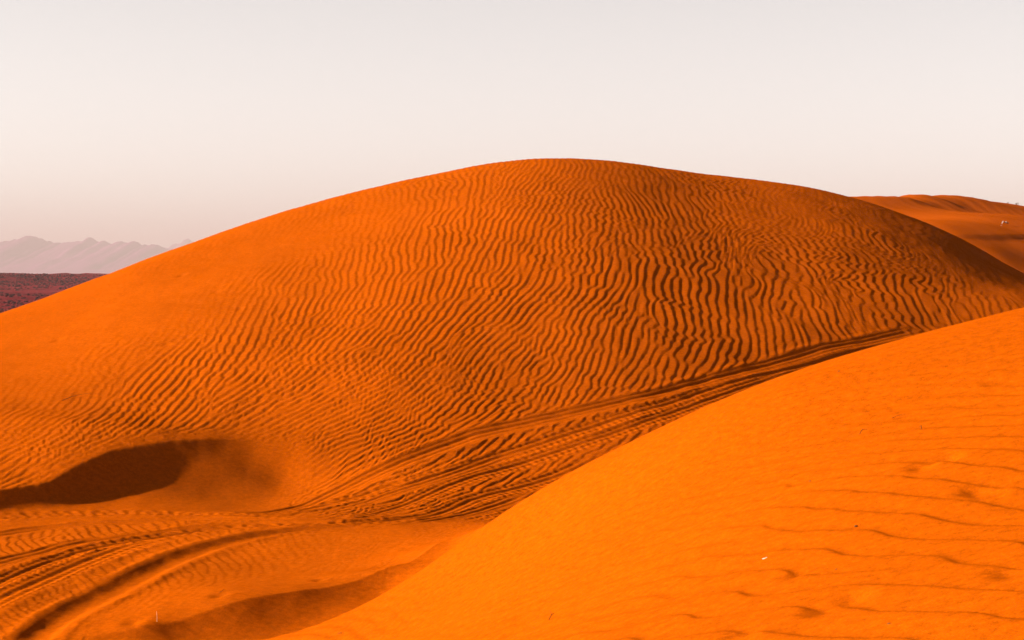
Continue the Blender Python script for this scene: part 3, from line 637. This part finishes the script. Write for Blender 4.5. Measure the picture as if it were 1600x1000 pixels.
mountains('far_mountains', 9800., 1000., [(-700, 20), (0, 22), (200, 26), (262, 40), (275, 46), (290, 54), (300, 50), (318, 44), (345, 36), (420, 30), (600, 24), (1200, 0)], 22,
          'paler peak of a farther mountain range just above the left flank of the dune')

# ------------------------------------------------------------------ small things lying on the sand
def gz_near(x, y):
    a = np.array([float(x)]), np.array([float(y)])
    if y > 48: return float(far_base(*a)[0]) + EYE
    return float(sand_base(*a)[0]) + EYE

def tube(points, radii, sides=6):
    p = np.array(points, float); v = []; f = []
    for i, c in enumerate(p):
        d = p[min(i + 1, len(p) - 1)] - p[max(i - 1, 0)]; d /= np.linalg.norm(d)
        a = np.cross(d, (0, 0, 1)); a = a / np.linalg.norm(a) if np.linalg.norm(a) > .05 else np.array([1., 0, 0])
        b = np.cross(d, a)
        for k in range(sides):
            t = 2 * math.pi * k / sides
            v.append(c + radii[i] * (math.cos(t) * a + math.sin(t) * b))
    for i in range(len(p) - 1):
        for k in range(sides):
            k2 = (k + 1) % sides
            f.append((i * sides + k, i * sides + k2, (i + 1) * sides + k2, (i + 1) * sides + k))
    return v, f

def pydata(name, v, f):
    me = bpy.data.meshes.new(name); me.from_pydata([tuple(q) for q in v], [], f); me.update()
    for p in me.polygons: p.use_smooth = True
    return me

def twig(x, y, length, heading, label, rise=.012, thick=.0018, fork=True, mat=None, name='twig', cat='twig', group='twigs on the sand'):
    r = random.Random(int((x + 50) * 1000)); n = 8; pts = []
    a = heading
    px, py = -length / 2 * math.cos(a), -length / 2 * math.sin(a)
    for i in range(n):
        t = i / (n - 1)
        pts.append((px, py, thick * .5 + rise * math.sin(t * math.pi * .9) + (gz_near(x + px, y + py) - gz_near(x, y))))
        a += r.uniform(-.45, .45); px += length / (n - 1) * math.cos(a); py += length / (n - 1) * math.sin(a)
    v, f = tube(pts, [thick * (1 - .65 * i / (n - 1)) for i in range(n)])
    if fork:
        b = pts[3]; e = heading + .7
        v2, f2 = tube([b, (b[0] + .12 * length * math.cos(e), b[1] + .12 * length * math.sin(e), b[2] + .2 * length * .4), (b[0] + .26 * length * math.cos(e + .2), b[1] + .26 * length * math.sin(e + .2), b[2] + .35 * length * .4)], [thick * .7, thick * .5, thick * .25])
        f += [tuple(q + len(v) for q in g) for g in f2]; v += v2
    o = link(name, pydata(name, v, f), mat or M_TWIG, label, None, cat, group)
    o.location = (x, y, gz_near(x, y) + .004)
    return o

twig(1.483, 8.640, .045, .5, 'short dark forked twig half sunk in the smooth middle of the near dune')
twig(1.692, 8.420, .04, .7, 'small dark twig right of the forked one, above the first long ripples', .01)
twig(1.646, 8.760, .05, .3, 'thin low dark twig higher up the near dune, above the other two', .003, .0014, False)
twig(0.154, 7.340, .07, .9, 'curved dark twig near the bottom edge of the near dune, left of its ripples', .008, .0016)
twig(-0.800, 9.840, .09, -.6, 'long thin dark twig at the bottom left corner of the near dune', .006, .0014, False)
twig(-1.635, 11.620, .05, .4, 'small dark twig on the lit rim of the valley floor hump', .010, .0018)
twig(-4.211, 19.850, .35, .9, 'long dark stalk lying alone on the smooth left flank of the main dune', .006, .004, False)

def pebble(x, y, s, label):
    r = np.random.RandomState(int((x + 50) * 997) % 9999)
    v = ICO_V * r.uniform(.75, 1.15, (12, 1)) * np.array([s, s * .8, s * .6])
    o = link('pebble', pydata('pebble', v, [tuple(int(k) for k in q) for q in ICO_F]), M_PEBBLE, label, None, 'pebble', 'pebbles on the near dune')
    o.location = (x, y, gz_near(x, y) + s * .3)
pebble(1.148, 6.840, .007, 'dark pebble with a short shadow below the middle of the near dune')
pebble(1.158, 7.960, .0045, 'tiny dark pebble on the smooth part of the near dune, above the white scrap')
pebble(0.995, 6.280, .0045, 'tiny dark pebble to the right of the white scrap on the near dune')
pebble(0.974, 5.280, .006, 'dark pebble at the end of a ripple near the bottom right of the near dune')
pebble(1.543, 9.680, .006, 'small dark pebble high on the near dune, just below its skyline')

def scrap(name, x, y, w, d, h, heading, seed, mat, label, cat, group=None, arch=0.0):
    r = np.random.RandomState(seed); n, m = 9, 5; v = []; th = .02 * w
    for lay in (0, 1):
        for i in range(n):
            for j in range(m):
                a, b = i / (n - 1) - .5, j / (m - 1) - .5
                r2 = np.random.RandomState(seed * 100 + i * 7 + j)
                k = (1 - .6 * abs(2 * a) ** 3) * (1 + .25 * math.sin(5 * a + seed))
                v.append((a * w + r2.uniform(-.03, .03) * w, b * d * k + r2.uniform(-.05, .05) * d,
                          h * (.25 + .5 * r2.rand()) + arch * h * abs(math.sin(2.2 * math.pi * (a + .5))) - lay * th))
    f = []
    for i in range(n - 1):
        for j in range(m - 1):
            q = i * m + j
            f.append((q, q + m, q + m + 1, q + 1)); o = n * m
            f.append((o + q, o + q + 1, o + q + m + 1, o + q + m))
    rim = [i * m for i in range(n)] + [(n - 1) * m + j for j in range(1, m)] + [i * m + m - 1 for i in range(n - 2, -1, -1)] + [j for j in range(m - 2, 0, -1)]
    for a, b in zip(rim, rim[1:] + rim[:1]): f.append((a, n * m + a, n * m + b, b))
    me = pydata(name, v, f)
    for p in me.polygons: p.use_smooth = False
    o = link(name, me, mat, label, None, cat, group)
    o.location = (x, y, gz_near(x, y)); 
    e = .1; gx = (gz_near(x + e, y) - gz_near(x - e, y)) / (2 * e); gy = (gz_near(x, y + e) - gz_near(x, y - e)) / (2 * e)
    o.rotation_euler = (math.atan(gy) + .1, -math.atan(gx), heading); o.location.z += .004
    return o
scrap('paper_scrap', 0.832, 6.740, .017, .008, .004, .2, 3, M_PAPER, 'tiny white scrap lying on the near dune', 'scrap')
scrap('litter', 14.050, 58.600, .20, .12, .06, .2, 5, M_PLASTIC, 'pale crumpled sheet of litter on the brown slope of the far dune', 'litter', 'litter on the far dune', 1.1)
scrap('litter', 13.822, 58.100, .06, .05, .03, .8, 6, M_PLASTIC, 'small pale bit of litter just left of the crumpled sheet on the far dune', 'litter', 'litter on the far dune')

# one dry stalk standing in the lee of the hump
o = link('dry_stalk', pydata('dry_stalk', *tube([(0, 0, -.01), (.001, 0, .02), (-.001, .002, .04), (-.003, .002, .055)], [.0016, .0015, .0012, .0007])), M_STRAW,
         'single pale dry stalk standing upright in the sand at the bottom left', None, 'stalk')
o.location = (-1.916, 11.040, gz_near(-1.916, 11.040))

def tuft(x, y, h, n, seed, label):
    r = random.Random(seed); v = []; f = []
    for k in range(n):
        a = r.uniform(0, 6.28); l = r.uniform(.2, .7) * h; hh = h * r.uniform(.6, 1)
        bx, by = r.uniform(-.05, .05), r.uniform(-.05, .05)
        v2, f2 = tube([(bx, by, -.02), (bx + .4 * l * math.cos(a), by + .4 * l * math.sin(a), .6 * hh), (bx + l * math.cos(a), by + l * math.sin(a), hh)], [.010, .007, .003], 4)
        f += [tuple(q + len(v) for q in g) for g in f2]; v += v2
    o = link('grass_tuft', pydata('grass_tuft', v, f), M_TWIG, label, None, 'grass', 'grass tufts on the far crest')
    o.location = (x, y, gz_near(x, y))
tuft(19.305, 78.600, .10, 7, 1, 'larger dry grass tuft on the skyline of the far dune at the right edge')
tuft(18.939, 78.500, .06, 5, 2, 'smaller dry grass tuft on the skyline of the far dune, left of the larger one')

# ------------------------------------------------------------------ haze
HAZE_DENSITY = 0.0002
hz = np.array([(x, y, z) for z in (EYE - 9.6, 240.0) for y in (-14500., 14500.) for x in (-14500., 14500.)])
hf = np.array([(0, 2, 3, 1), (4, 5, 7, 6), (0, 1, 5, 4), (2, 6, 7, 3), (0, 4, 6, 2), (1, 3, 7, 5)])
hm = bpy.data.materials.new('haze'); hm.use_nodes = True
ht = hm.node_tree; ht.nodes.clear()
vo = ht.nodes.new('ShaderNodeVolumePrincipled')
vo.inputs['Color'].default_value = (0.312, 0.270, 0.283, 1)
vo.inputs['Density'].default_value = HAZE_DENSITY
ho = ht.nodes.new('ShaderNodeOutputMaterial')
ht.links.new(vo.outputs[0], ho.inputs['Volume'])
link('haze', raw_mesh('haze', hz, hf, False), hm, 'pale pinkish haze in the air over the desert', 'stuff')
